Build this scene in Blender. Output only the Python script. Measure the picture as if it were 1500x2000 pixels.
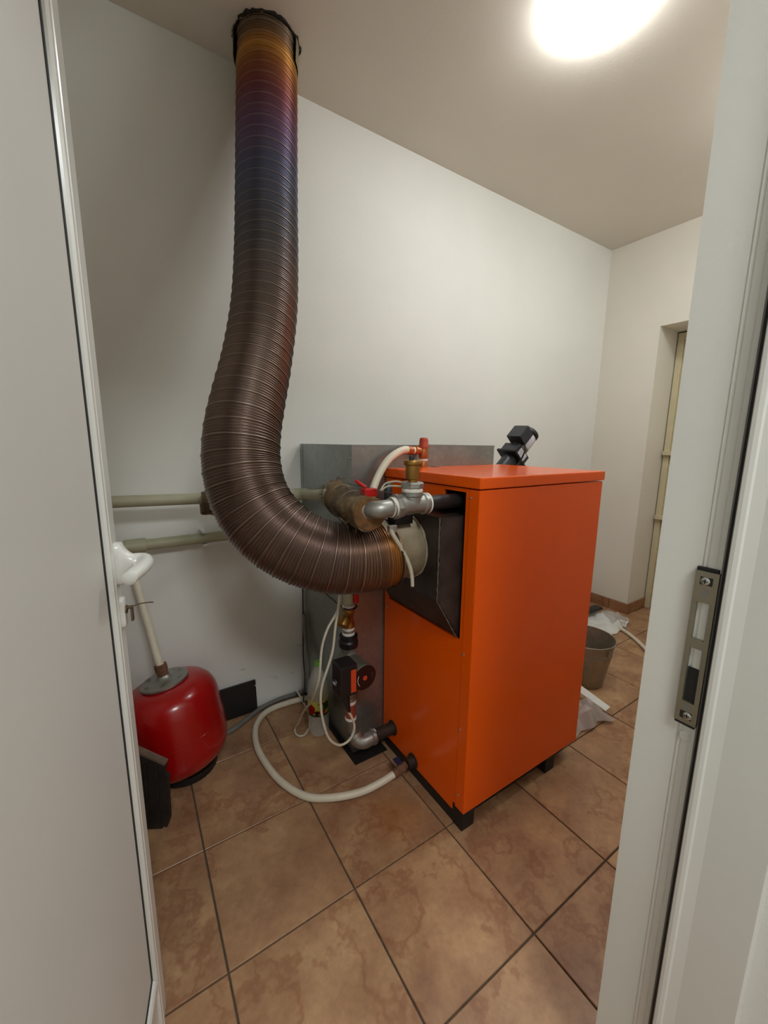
import bpy, bmesh, math, random
from mathutils import Vector, Matrix, noise
random.seed(7)
S = bpy.context.scene
for o in list(bpy.data.objects):
    bpy.data.objects.remove(o)
C = S.collection

# ------------------------------------------------------------------ camera
YAW, PITCH, ROLL, EYE = math.radians(57.108), math.radians(9.899), math.radians(0.575), 1.22
fw = Vector((math.cos(YAW)*math.cos(PITCH), math.sin(YAW)*math.cos(PITCH), -math.sin(PITCH)))
r0 = Vector((math.sin(YAW), -math.cos(YAW), 0)); u0 = r0.cross(fw)
rt = r0*math.cos(ROLL) + u0*math.sin(ROLL); up = u0*math.cos(ROLL) - r0*math.sin(ROLL)
cd = bpy.data.cameras.new('camera'); cam = bpy.data.objects.new('camera', cd); C.objects.link(cam)
M = Matrix((rt, up, -fw)).transposed().to_4x4(); M.translation = Vector((0, 0, EYE)); cam.matrix_world = M
cd.sensor_fit = 'HORIZONTAL'; cd.sensor_width = 36; cd.lens = 36*778.75/1500; cd.clip_start = 0.01
S.camera = cam

# ------------------------------------------------------------------ world, lights, exposure
w = bpy.data.worlds.new('world'); S.world = w; w.use_nodes = True
w.node_tree.nodes['Background'].inputs[0].default_value = (0.9, 0.95, 1, 1)
w.node_tree.nodes['Background'].inputs[1].default_value = 0.05
LAMP_POWER = 25.0       # emission of the round ceiling lamp above the boiler
FILL_LAMP_POWER = 48.0      # emission of the smaller fill lamp, added out of view towards the end wall
HALL_FILL_POWER = 20.0       # fill light added in the corridor behind the camera
S.view_settings.view_transform = 'Standard'; S.view_settings.look = 'None'
S.view_settings.gamma = 1.0; S.view_settings.use_curve_mapping = False
S.view_settings.exposure = 0.15
hl = bpy.data.lights.new('hall_fill_light', 'AREA'); hl.energy = HALL_FILL_POWER; hl.size = 0.5; hl.color = (.95, .985, 1)
hlo = bpy.data.objects.new('hall_fill_light', hl); C.objects.link(hlo); hlo.location = (0.1, -0.9, 2.48)  # unseen area light added to brighten the jamb and door leaf

# ------------------------------------------------------------------ materials
def srgb(r, g, b):
    f = lambda c: (c/255/12.92) if c/255 <= 0.04045 else ((c/255+0.055)/1.055)**2.4
    return (f(r), f(g), f(b), 1)
class NT:
    def __init__(s, name):
        s.m = bpy.data.materials.new(name); s.m.use_nodes = True; s.t = s.m.node_tree
        s.b = s.t.nodes['Principled BSDF']; s.out = s.t.nodes['Material Output']
    def n(s, typ, **kw):
        d = s.t.nodes.new(typ)
        for k, v in kw.items():
            if k in d.inputs: d.inputs[k].default_value = v
            else: setattr(d, k, v)
        return d
    def l(s, a, b): s.t.links.new(a, b)
    def coord(s, kind='Object', scale=(1, 1, 1)):
        c = s.n('ShaderNodeTexCoord'); m = s.n('ShaderNodeMapping'); m.inputs['Scale'].default_value = scale
        s.l(c.outputs[kind], m.inputs[0]); return m.outputs[0]
    def noise(s, vec, scale, detail=4, rough=.55):
        d = s.n('ShaderNodeTexNoise'); d.inputs['Scale'].default_value = scale; d.inputs['Detail'].default_value = detail
        d.inputs['Roughness'].default_value = rough; s.l(vec, d.inputs['Vector']); return d.outputs[0]
    def ramp(s, fac, stops):
        d = s.n('ShaderNodeValToRGB'); e = d.color_ramp.elements
        while len(e) > 1: e.remove(e[-1])
        e[0].position = stops[0][0]; e[0].color = stops[0][1]
        for p, c in stops[1:]:
            q = e.new(p); q.color = c
        s.l(fac, d.inputs[0]); return d.outputs[0]
    def mix(s, fac, a, b, mode='MIX'):
        d = s.n('ShaderNodeMix'); d.data_type = 'RGBA'; d.blend_type = mode
        for i, v in ((0, fac), (6, a), (7, b)):
            if hasattr(v, 'is_linked'): s.l(v, d.inputs[i])
            else: d.inputs[i].default_value = v
        return d.outputs[2]
    def bump(s, h, strength=.2, dist=.01):
        d = s.n('ShaderNodeBump'); d.inputs['Strength'].default_value = strength; d.inputs['Distance'].default_value = dist
        s.l(h, d.inputs['Height']); s.l(d.outputs[0], s.b.inputs['Normal'])
    def setp(s, **kw):
        for k, v in kw.items():
            i = s.b.inputs[k]
            if hasattr(v, 'is_linked'): s.l(v, i)
            else: i.default_value = v
        return s
MAT = {}
def simple(name, col, rough=.5, metal=0, var=.12, scale=30, bump=0, **kw):
    k = NT(name); v = k.coord()
    nz = k.noise(v, scale)
    c = srgb(*col); dk = tuple(x*(1-var) for x in c[:3])+(1,); lt = tuple(min(1, x*(1+var)) for x in c[:3])+(1,)
    k.setp(**{'Base Color': k.ramp(nz, [(.3, dk), (.7, lt)]), 'Roughness': rough, 'Metallic': metal})
    for a, b in kw.items(): k.b.inputs[a.replace('_', ' ')].default_value = b
    if bump: k.bump(nz, bump, .004)
    MAT[name] = k.m; return k.m

# painted plaster walls, with sooty drips near the flue on the back wall
def wall_mat(name, base, drips=False):
    k = NT(name); v = k.coord()
    big = k.noise(v, 1.3, 3); fine = k.noise(v, 90, 3)
    c = srgb(*base); c2 = tuple(x*.94 for x in c[:3])+(1,)
    col = k.ramp(big, [(.35, c2), (.65, c)])
    if drips:
        vs = k.coord('Object', (70, 1, 11)); nz = k.noise(vs, 1.0, 2)
        spots = k.ramp(nz, [(.74, (0, 0, 0, 1)), (.77, (1, 1, 1, 1))])
        sep = k.n('ShaderNodeSeparateXYZ'); c0 = k.n('ShaderNodeTexCoord'); k.l(c0.outputs['Object'], sep.inputs[0])
        def band(out, a, b, soft):
            r = k.n('ShaderNodeMapRange'); r.inputs[1].default_value = a-soft; r.inputs[2].default_value = a+soft; k.l(out, r.inputs[0])
            q = k.n('ShaderNodeMapRange'); q.inputs[1].default_value = b-soft; q.inputs[2].default_value = b+soft; q.inputs[3].default_value = 1; q.inputs[4].default_value = 0; k.l(out, q.inputs[0])
            m = k.n('ShaderNodeMath', operation='MULTIPLY'); k.l(r.outputs[0], m.inputs[0]); k.l(q.outputs[0], m.inputs[1]); return m.outputs[0]
        a = band(sep.outputs[0], .33-1.397, .47-1.397, .02); b = band(sep.outputs[2], 1.75, 2.45, .1)
        m = k.n('ShaderNodeMath', operation='MULTIPLY'); k.l(a, m.inputs[0]); k.l(b, m.inputs[1])
        m2 = k.n('ShaderNodeMath', operation='MULTIPLY'); k.l(m.outputs[0], m2.inputs[0]); k.l(spots, m2.inputs[1])
        col = k.mix(m2.outputs[0], col, srgb(70, 60, 50))
        # scuffs close to the floor
        v3 = k.coord('Object', (14, 1, 30)); n3 = k.noise(v3, 1.0, 5); sc = k.ramp(n3, [(.62, (0, 0, 0, 1)), (.75, (1, 1, 1, 1))])
        lo = band(sep.outputs[2], -1, .28, .1)
        m3 = k.n('ShaderNodeMath', operation='MULTIPLY'); k.l(sc, m3.inputs[0]); k.l(lo, m3.inputs[1])
        m4 = k.n('ShaderNodeMath', operation='MULTIPLY'); k.l(m3.outputs[0], m4.inputs[0]); m4.inputs[1].default_value = .45
        col = k.mix(m4.outputs[0], col, srgb(120, 105, 90))
    k.setp(**{'Base Color': col, 'Roughness': .75}); k.b.inputs['Specular IOR Level'].default_value = .25
    k.bump(fine, .12, .003); MAT[name] = k.m
wall_mat('wall_back_paint', (240, 240, 233), True)
wall_mat('wall_paint', (238, 232, 220))
wall_mat('ceiling_paint', (230, 222, 208))
wall_mat('hall_paint', (234, 234, 227))

def tile_mat(name, dark, light, vein, stain=None):
    k = NT(name); v = k.coord()
    oi = k.n('ShaderNodeObjectInfo'); add = k.n('ShaderNodeVectorMath', operation='MULTIPLY_ADD')
    cmb = k.n('ShaderNodeCombineXYZ')
    for i in range(3): k.l(oi.outputs['Random'], cmb.inputs[i])
    k.l(cmb.outputs[0], add.inputs[0]); add.inputs[1].default_value = (37, 53, 11); k.l(v, add.inputs[2])
    vv = add.outputs[0]
    a = k.noise(vv, 7, 6, .6); b = k.noise(vv, 3.2, 5, .65); f = k.noise(vv, 60, 4, .6)
    col = k.ramp(a, [(.28, srgb(*dark)), (.5, srgb(*[(x+y)//2 for x, y in zip(dark, light)])), (.72, srgb(*light))])
    ve = k.ramp(b, [(.47, (0, 0, 0, 1)), (.495, (1, 1, 1, 1)), (.505, (1, 1, 1, 1)), (.53, (0, 0, 0, 1))])
    mm = k.n('ShaderNodeMath', operation='MULTIPLY'); k.l(ve, mm.inputs[0]); mm.inputs[1].default_value = .45
    col = k.mix(mm.outputs[0], col, srgb(*vein))
    if stain:
        ge = k.n('ShaderNodeNewGeometry'); ds = k.n('ShaderNodeVectorMath', operation='DISTANCE'); k.l(ge.outputs['Position'], ds.inputs[0]); ds.inputs[1].default_value = stain
        wob = k.noise(ge.outputs['Position'], 12, 4); ad = k.n('ShaderNodeMath', operation='MULTIPLY_ADD'); k.l(wob, ad.inputs[0]); ad.inputs[1].default_value = .12; k.l(ds.outputs['Value'], ad.inputs[2])
        sm = k.ramp(ad.outputs[0], [(.07, (.6, .6, .6, 1)), (.19, (0, 0, 0, 1))]); col = k.mix(sm, col, srgb(150, 88, 30))
    fr = k.ramp(f, [(.3, (.78, .78, .78, 1)), (.6, (1, 1, 1, 1))]); col = k.mix(.6, col, fr, 'MULTIPLY')
    k.setp(**{'Base Color': col, 'Roughness': .33}); k.b.inputs['Specular IOR Level'].default_value = .4
    k.bump(f, .06, .002); MAT[name] = k.m
tile_mat('floor_tile', (150, 110, 82), (200, 162, 120), (140, 88, 62), (.648, .935, 0))
tile_mat('base_tile', (140, 95, 66), (176, 132, 96), (120, 72, 52))
simple('grout', (92, 80, 68), .9, 0, .2, 60)

def flue_mat():
    k = NT('flue_steel'); uv = k.n('ShaderNodeTexCoord'); sep = k.n('ShaderNodeSeparateXYZ'); k.l(uv.outputs['UV'], sep.inputs[0])
    v = k.coord(); nz = k.noise(v, 5, 3)
    ad = k.n('ShaderNodeMath', operation='MULTIPLY_ADD'); k.l(nz, ad.inputs[0]); ad.inputs[1].default_value = .03; k.l(sep.outputs[1], ad.inputs[2])
    st = [(.0, (168, 112, 52)), (.028, (170, 114, 52)), (.048, (130, 98, 78)), (.10, (124, 104, 94)), (.45, (126, 108, 98)), (.58, (108, 98, 94)),
          (.68, (92, 94, 102)), (.77, (88, 92, 116)), (.84, (104, 80, 106)), (.90, (116, 62, 62)), (.935, (140, 84, 44)), (.965, (178, 124, 56)), (.985, (120, 86, 56)), (1.0, (96, 78, 60))]
    col = k.ramp(ad.outputs[0], [(p, srgb(*c)) for p, c in st])
    st2 = k.noise(k.coord('UV', (2, 900, 1)), 1, 2); sh = k.ramp(st2, [(.3, (.7, .7, .7, 1)), (.7, (1, 1, 1, 1))])
    col = k.mix(.7, col, sh, 'MULTIPLY')
    # bright highlight line painted along the crest of every proud seam
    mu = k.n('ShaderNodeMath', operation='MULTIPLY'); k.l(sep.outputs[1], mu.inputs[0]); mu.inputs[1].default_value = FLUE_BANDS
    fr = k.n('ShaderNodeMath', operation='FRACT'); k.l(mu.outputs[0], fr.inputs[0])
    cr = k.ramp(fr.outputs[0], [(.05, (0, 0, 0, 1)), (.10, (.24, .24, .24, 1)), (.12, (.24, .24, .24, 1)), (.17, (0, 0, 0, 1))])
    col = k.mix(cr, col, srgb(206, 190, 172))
    k.setp(**{'Base Color': col, 'Metallic': .92, 'Roughness': .34, 'Coat Weight': .15, 'Coat Roughness': .22}); MAT['flue_steel'] = k.m
def galv(name, col, scale=45, rough=.42):
    k = NT(name); v = k.coord(); vo = k.n('ShaderNodeTexVoronoi'); vo.inputs['Scale'].default_value = scale; k.l(v, vo.inputs['Vector'])
    nz = k.noise(v, 12, 4); c = srgb(*col)
    a = k.ramp(vo.outputs['Color'], [(0, tuple(x*.84 for x in c[:3])+(1,)), (1, c)])
    b = k.ramp(nz, [(.3, (.8, .8, .8, 1)), (.7, (1, 1, 1, 1))])
    k.setp(**{'Base Color': k.mix(.8, a, b, 'MULTIPLY'), 'Metallic': .85, 'Roughness': rough}); MAT[name] = k.m
galv('galvanised_sheet', (168, 174, 172), 60, .36)
galv('galvanised_fitting', (176, 176, 170), 70, .42)
galv('bucket_zinc', (176, 168, 150), 50, .55)
simple('orange_paint', (246, 94, 0), .2, 0, .03, 3, Specular_IOR_Level=.35)
simple('black_paint', (24, 22, 20), .55, 0, .3, 20)
simple('flue_box_steel', (66, 58, 54), .42, .5, .35, 14)
simple('collar_steel', (138, 126, 102), .55, .25, .38, 11)
simple('black_pipe', (40, 38, 38), .45, .3, .2, 30)
simple('dark_stub', (52, 42, 34), .6, .2, .3, 30)
simple('teflon', (232, 228, 218), .7, 0, .06, 80)
simple('brass', (160, 122, 62), .38, .85, .15, 40)
simple('copper_brass', (176, 110, 66), .4, .8, .15, 40)
simple('orange_cap', (176, 66, 38), .5, 0, .08, 40)
simple('red_plastic', (190, 24, 20), .4, 0, .08, 40)
simple('ppr_pipe', (176, 174, 146), .5, 0, .06, 12)
simple('white_hose', (222, 214, 192), .4, 0, .05, 20)
simple('white_cable', (206, 200, 180), .5, 0, .08, 60)
simple('grey_hose', (120, 118, 112), .5, 0, .1, 30)
simple('wire', (120, 114, 104), .45, .8, .2, 60)
simple('vessel_red', (172, 10, 10), .26, 0, .06, 4, Coat_Weight=.3, Coat_Roughness=.1)
simple('rust', (120, 84, 62), .8, .2, .35, 60)
simple('cast_pump', (128, 124, 112), .5, .6, .15, 40)
simple('pump_black', (20, 20, 22), .4, 0, .2, 30)
simple('pump_face', (32, 16, 16), .35, 0, .2, 30)
simple('pump_orange', (206, 70, 28), .5, 0, .05, 30)
simple('red_pipe', (150, 66, 44), .5, 0, .12, 30)
simple('pvc_white', (222, 222, 216), .22, 0, .02, 6)
simple('pvc_panel', (214, 213, 208), .45, 0, .02, 4)
simple('gasket', (14, 14, 15), .6, 0, .2, 40)
simple('strike_steel', (150, 144, 126), .42, .8, .06, 60)
simple('screw_steel', (190, 190, 186), .3, .9, .1, 80)
simple('dark_slot', (30, 30, 30), .6, 0, .2, 40)
simple('cream_door', (214, 204, 168), .45, 0, .05, 10)
simple('key_metal', (128, 112, 90), .4, .9, .15, 60)
simple('charcoal_plastic', (48, 50, 56), .38, 0, .1, 30)
simple('motor_steel', (120, 116, 100), .4, .6, .1, 40)
simple('label_white', (214, 212, 220), .5, 0, .05, 60)
simple('label_red', (150, 40, 60), .5, 0, .05, 60)
simple('black_board', (28, 26, 25), .5, 0, .25, 20)
simple('cast_iron', (46, 40, 36), .6, .2, .35, 24, .2)
simple('cast_edge', (116, 98, 84), .7, .1, .2, 30)
simple('paper_white', (228, 228, 222), .6, 0, .03, 10)
simple('ash', (62, 60, 58), .95, 0, .3, 30)
simple('label_green', (176, 170, 70), .5, 0, .15, 60)
simple('label_leaf', (60, 96, 44), .5, 0, .15, 60)
simple('tap_blue', (34, 40, 74), .5, 0, .1, 30)
simple('cap_green', (110, 160, 70), .45, 0, .05, 40)
simple('soot', (34, 27, 22), .9, 0, .3, 40)
simple('putty', (150, 138, 116), .9, 0, .2, 60)
def burlap():
    k = NT('burlap'); v = k.coord('UV', (1, 1, 1))
    a = k.n('ShaderNodeTexWave'); a.inputs['Scale'].default_value = 26; k.l(v, a.inputs[0]); a.bands_direction = 'X'
    b = k.n('ShaderNodeTexWave'); b.inputs['Scale'].default_value = 26; k.l(v, b.inputs[0]); b.bands_direction = 'Y'
    m = k.n('ShaderNodeMath', operation='MULTIPLY'); k.l(a.outputs[1], m.inputs[0]); k.l(b.outputs[1], m.inputs[1])
    nz = k.noise(k.coord(), 18, 4)
    c1 = k.ramp(nz, [(.35, srgb(104, 84, 60)), (.65, srgb(178, 148, 100))])
    col = k.mix(m.outputs[0], k.mix(.5, c1, (0.02, .015, .01, 1)), c1)
    k.setp(**{'Base Color': col, 'Roughness': .95}); k.bump(m.outputs[0], .8, .003); MAT['burlap'] = k.m
burlap()
simple('felt', (112, 78, 44), .95, 0, .35, 60, .5)
def film(name, col, alpha, rough):
    k = NT(name); v = k.coord(); nz = k.noise(v, 40, 4)
    k.setp(**{'Base Color': srgb(*col), 'Roughness': rough, 'Alpha': alpha}); k.bump(nz, .3, .004); MAT[name] = k.m
film('clear_film', (220, 212, 206), .5, .2)
film('milky_film', (236, 236, 232), .9, .35)
def bottle_mat():
    k = NT('pet_plastic'); k.setp(**{'Base Color': srgb(226, 222, 208), 'Roughness': .18, 'Alpha': .32}); k.b.inputs['IOR'].default_value = 1.5
    nz = k.noise(k.coord(), 25, 2); k.bump(nz, .15, .005); MAT['pet_plastic'] = k.m
bottle_mat()
def glow(name, power):
    k = NT(name); k.setp(**{'Base Color': (1, 1, 1, 1), 'Emission Color': (.955, .985, 1.0, 1), 'Emission Strength': power}); MAT[name] = k.m
glow('lamp_glow', LAMP_POWER); glow('fill_lamp_glow', FILL_LAMP_POWER)
def glow2():
    k = NT('hall_fill_glow'); k.setp(**{'Base Color': (1, 1, 1, 1), 'Emission Color': (.96, .99, 1, 1), 'Emission Strength': 6.0}); MAT['hall_fill_glow'] = k.m
glow2()

# ------------------------------------------------------------------ object helpers
OFF = {}
def link(name, me, mat, parent=None, loc=None):
    for m in (mat if isinstance(mat, (list, tuple)) else [mat]): me.materials.append(MAT[m])
    o = bpy.data.objects.new(name, me); C.objects.link(o)
    if parent is not None: o.parent = parent
    return o
def obj(name, bm, mat, parent=None, smooth=False, label=None, kind=None):
    """link a world-space bmesh as one object; origin at its base, or relative to its parent"""
    bmesh.ops.recalc_face_normals(bm, faces=bm.faces)
    if parent is not None: off = OFF[parent.name]
    else:
        xs = [v.co for v in bm.verts]
        off = Vector(((min(c.x for c in xs)+max(c.x for c in xs))/2, (min(c.y for c in xs)+max(c.y for c in xs))/2, min(c.z for c in xs)))
    bmesh.ops.translate(bm, verts=bm.verts, vec=-off)
    me = bpy.data.meshes.new(name); bm.to_mesh(me); bm.free()
    if smooth:
        ang = math.radians(40)
        me.shade_smooth()
        try:
            if smooth != 'all': me.set_sharp_from_angle(angle=ang)
        except Exception: pass
    o = link(name, me, mat, parent)
    if parent is None: o.location = off
    OFF[o.name] = off
    if label: o['label'] = label
    if kind: o['kind'] = kind
    return o
def thing(name, label, cat, loc, group=None):
    o = bpy.data.objects.new(name, None); C.objects.link(o); o.location = loc; o.empty_display_size = .05
    o['label'] = label; o['category'] = cat
    if group: o['group'] = group
    OFF[o.name] = Vector(loc); return o
def tag(o, label, cat, group=None):
    o['label'] = label; o['category'] = cat
    if group: o['group'] = group
    return o
def struct(name, bm, mat, label, cat, smooth=False):
    o = obj(name, bm, mat, None, smooth); o['kind'] = 'structure'; o['label'] = label; o['category'] = cat; return o

def new(): return bmesh.new()
def box(lo, hi, bev=0, bm=None, mtx=None, seg=2):
    b2 = bmesh.new(); bmesh.ops.create_cube(b2, size=1)
    lo = Vector(lo); hi = Vector(hi)
    for v in b2.verts: v.co = Vector([lo[i] if v.co[i] < 0 else hi[i] for i in range(3)])
    if bev: bmesh.ops.bevel(b2, geom=b2.edges[:], offset=bev, segments=seg, affect='EDGES', profile=.6)
    if mtx: bmesh.ops.transform(b2, matrix=mtx, verts=b2.verts)
    if bm is None: return b2
    merge(bm, b2); return bm
def merge(bm, b2):
    me = bpy.data.meshes.new('tmp'); b2.to_mesh(me); b2.free(); bm.from_mesh(me); bpy.data.meshes.remove(me)
def frame_z(d):
    d = Vector(d).normalized(); q = d.to_track_quat('Z', 'Y'); return q.to_matrix().to_4x4()
def lathe(prof, at, axis=(0, 0, 1), seg=32, bm=None, a0=0):
    """prof: list of (radius, height) along axis from at"""
    b2 = bmesh.new(); rings = []
    for r, h in prof:
        if r < 1e-6: rings.append([b2.verts.new((0, 0, h))])
        else: rings.append([b2.verts.new((r*math.cos(a0+2*math.pi*i/seg), r*math.sin(a0+2*math.pi*i/seg), h)) for i in range(seg)])
    for A, B in zip(rings, rings[1:]):
        for i in range(seg):
            j = (i+1) % seg
            if len(A) == 1 and len(B) == 1: continue
            if len(A) == 1: b2.faces.new((A[0], B[j], B[i]))
            elif len(B) == 1: b2.faces.new((A[i], A[j], B[0]))
            else: b2.faces.new((A[i], A[j], B[j], B[i]))
    m = Matrix.Translation(Vector(at)) @ frame_z(axis)
    bmesh.ops.transform(b2, matrix=m, verts=b2.verts)
    if bm is None: return b2
    merge(bm, b2); return bm
def rod(a, b, r, bm=None, seg=20, r2=None, bev=0):
    a = Vector(a); b = Vector(b); L = (b-a).length; r2 = r if r2 is None else r2
    e = bev or min(r*.08, L*.1)
    return lathe([(0, 0), (r-e, 0), (r, e), (r2, L-e), (r2-e, L), (0, L)], a, b-a, seg, bm)
def spline(pts, n=12):
    P = [Vector(p) for p in pts]; P = [2*P[0]-P[1]]+P+[2*P[-1]-P[-2]]; out = []
    for i in range(1, len(P)-2):
        for k in range(n):
            t = k/n; p0, p1, p2, p3 = P[i-1:i+3]
            out.append(.5*((2*p1)+(p2-p0)*t+(2*p0-5*p1+4*p2-p3)*t*t+(3*p1-p0-3*p2+p3)*t**3))
    out.append(P[-2]); return out
def resample(pts, step):
    d = [0]
    for a, b in zip(pts, pts[1:]): d.append(d[-1]+(b-a).length)
    n = max(2, int(round(d[-1]/step))); out = []; j = 0
    for i in range(n+1):
        s = d[-1]*i/n
        while j < len(d)-2 and d[j+1] < s: j += 1
        f = (s-d[j])/max(1e-9, d[j+1]-d[j]); out.append(pts[j].lerp(pts[j+1], min(1, f)))
    return out, d[-1]
def sweep(pts, rad, seg=12, caps=True, bm=None, uv=False):
    """tube along points; rad = number or f(t, angle, s)"""
    b2 = bmesh.new(); T = []
    for i in range(len(pts)):
        a = pts[max(0, i-1)]; b = pts[min(len(pts)-1, i+1)]; T.append((b-a).normalized())
    nrm = T[0].orthogonal().normalized(); rings = []; s = 0; L = sum((b-a).length for a, b in zip(pts, pts[1:]))
    us = []
    for i, p in enumerate(pts):
        if i:
            q = T[i-1].rotation_difference(T[i]); nrm = (q @ nrm); nrm = (nrm - T[i]*nrm.dot(T[i])).normalized(); s += (p-pts[i-1]).length
        bi = T[i].cross(nrm); ring = []
        for k in range(seg):
            a = 2*math.pi*k/seg; r = rad(s/L, a, s) if callable(rad) else rad
            ring.append(b2.verts.new(p+(nrm*math.cos(a)+bi*math.sin(a))*r))
        rings.append(ring); us.append(s/L)
    lay = b2.loops.layers.uv.new('UVMap') if uv else None
    for i, (A, B) in enumerate(zip(rings, rings[1:])):
        for k in range(seg):
            j = (k+1) % seg; f = b2.faces.new((A[k], A[j], B[j], B[k]))
            if uv:
                for lp, (u_, v_) in zip(f.loops, ((k/seg, us[i]), ((k+1)/seg, us[i]), ((k+1)/seg, us[i+1]), (k/seg, us[i+1]))): lp[lay].uv = (u_, v_)
    if caps:
        b2.faces.new(list(reversed(rings[0]))); b2.faces.new(rings[-1])
    if bm is None: return b2
    merge(bm, b2); return bm
def hose(pts, r, seg=10, step=.012, n=10):
    p, L = resample(spline(pts, n), step); return sweep(p, r, seg)
def prism(poly, axis, lo, hi, bm=None, bev=0):
    """extrude a 2-D polygon along axis ('x','y','z')"""
    b2 = bmesh.new()
    def mk(p, h): return {'x': (h, p[0], p[1]), 'y': (p[0], h, p[1]), 'z': (p[0], p[1], h)}[axis]
    A = [b2.verts.new(mk(p, lo)) for p in poly]; B = [b2.verts.new(mk(p, hi)) for p in poly]; n = len(poly)
    b2.faces.new(A); b2.faces.new(B)
    for i in range(n): b2.faces.new((A[i], A[(i+1) % n], B[(i+1) % n], B[i]))
    bmesh.ops.recalc_face_normals(b2, faces=b2.faces)
    if bev: bmesh.ops.bevel(b2, geom=b2.edges[:], offset=bev, segments=2, affect='EDGES')
    if bm is None: return b2
    merge(bm, b2); return bm
def screw_bm(p, n, r=.004, h=.002):
    return lathe([(0, h), (r*.6, h), (r, h*.3), (r, -.001)], p, n, 10)

# flue centre line, ceiling end last; 36 rings make one corrugation band
duct = [(.655, .978, .893), (.60, .984, .887), (.535, .993, .885), (.462, 1.015, .896), (.390, 1.050, .928), (.332, 1.092, .978), (.292, 1.135, 1.050), (.277, 1.165, 1.143), (.288, 1.190, 1.236), (.315, 1.222, 1.325), (.366, 1.282, 1.468), (.412, 1.342, 1.636), (.446, 1.410, 1.819), (.470, 1.464, 1.998), (.500, 1.526, 2.264), (.520, 1.566, 2.44), (.528, 1.580, 2.555)]
flue_pts, DLn = resample(spline(duct, 14), .00103)
NR = len(flue_pts)-1
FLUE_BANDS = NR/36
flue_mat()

# ------------------------------------------------------------------ the room
XW, YW, ZC, YD = 2.994, 1.722, 2.56, .255      # right wall, back wall, ceiling, room side of the door wall
XL = -.50; XJ = .64                             # left wall, right jamb
fl = struct('floor', box((XL-.1, -2.2, -.06), (3.4, YW+.1, -.006)), 'grout', 'brown grout bed of the tiled floor', 'floor')
T = .33376; gx0 = .10127; gy0 = 1.13706; g = .0022
tile_cache = {}
def tile(x0, x1, y0, y1):
    key = (round(x1-x0, 4), round(y1-y0, 4))
    if key not in tile_cache:
        w_, h_ = key; b = box((-w_/2, -h_/2, -.012), (w_/2, h_/2, 0)); 
        top = [e for e in b.edges if all(abs(v.co.z) < 1e-6 for v in e.verts)]
        bmesh.ops.bevel(b, geom=top, offset=.0016, segments=1, affect='EDGES')
        me = bpy.data.meshes.new('tile'); b.to_mesh(me); b.free(); me.materials.append(MAT['floor_tile']); tile_cache[key] = me
    o = bpy.data.objects.new('tile', tile_cache[key]); C.objects.link(o); o.parent = fl
    o.location = Vector(((x0+x1)/2, (y0+y1)/2, random.uniform(-.0004, .0004))) - OFF[fl.name]
for i in range(-3, 11):
    for j in range(-7, 3):
        x0 = gx0+i*T+g; x1 = gx0+(i+1)*T-g; y0 = gy0+j*T+g; y1 = gy0+(j+1)*T-g
        x0 = max(x0, XL); x1 = min(x1, 3.29 if y1 < 1.36 else XW); y1 = min(y1, YW); 
        if x1-x0 > .02 and y1-y0 > .02 and y1 > -.9: tile(x0, x1, y0, y1)
        xa = max(gx0+i*T+g, XW+.002); xb = min(gx0+(i+1)*T-g, 3.29)
        if y0 < 1.34 and y1 >= 1.36 and xb-xa > .02: tile(xa, xb, y0, 1.336)
struct('ceiling', box((XL-.1, -2.2, ZC), (3.4, YW+.15, ZC+.1)), 'ceiling_paint', 'dull cream painted ceiling above the boiler', 'ceiling')
struct('wall_back', box((XL-.1, YW, 0), (XW+.4, YW+.15, ZC)), 'wall_back_paint', 'white painted wall behind the flue and hopper', 'wall')
struct('wall_left', box((XL-.15, YD, 0), (XL, YW, ZC)), 'wall_paint', 'white painted side wall behind the open door', 'wall')
NY, NZ = 1.349, 1.981
wr = box((XW, NY, 0), (XW+.4, YW, ZC)); box((XW, .48, NZ), (XW+.4, NY, ZC), 0, wr); box((XW, YD-.3, 0), (XW+.4, .48, ZC), 0, wr); box((XW+.306, .48, 0), (XW+.4, NY, NZ), 0, wr)
struct('wall_right', wr, 'wall_paint', 'cream white end wall with a deep door recess', 'wall')
wf = box((XJ, .03, 0), (XW, YD, ZC)); box((XL, .03, 0), (-.17, YD, ZC), 0, wf); box((-.17, .03, 2.06), (XJ, YD, ZC), 0, wf)
struct('wall_front', wf, 'hall_paint', 'white plastered wall and reveal around the doorway', 'wall')
hw = box((-1.0, -2.2, 0), (-.9, .03, ZC)); box((1.6, -2.2, 0), (1.7, .03, ZC), 0, hw); box((-1, -2.3, 0), (1.7, -2.2, ZC), 0, hw); box((-.9, .02, 0), (XL, .06, ZC), 0, hw)
struct('wall_hall', hw, 'hall_paint', 'plain corridor walls outside the doorway', 'wall')
hlp = thing('corridor_fill_lamp', 'square white fill lamp added on the corridor ceiling', 'lamp', (.1, -.9, ZC-.05))  # added, unseen lamp body that goes with the corridor fill light
obj('lamp_body', box((-.16, -1.16, ZC-.03), (.36, -.64, ZC), .005), 'pvc_white', hlp)
obj('diffuser', box((-.14, -1.14, ZC-.045), (.34, -.66, ZC-.03), .004), 'hall_fill_glow', hlp)

# tiled skirting along the right wall, turning into the recess
sk = struct('baseboard_right', box((XW-.004, NY, .0), (XW, YW, .076)), 'grout', 'brown tile skirting along the end wall', 'baseboard')
for a, b in ((NY-.012, 1.47), (1.473, YW)): obj('skirting_tile', box((XW-.012, a, .0), (XW-.003, b, .075), .0015), 'base_tile', sk)
obj('skirting_tile', box((XW-.001, NY-.012, .0), (XW+.25, NY-.002, .075), .0015), 'base_tile', sk)

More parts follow.
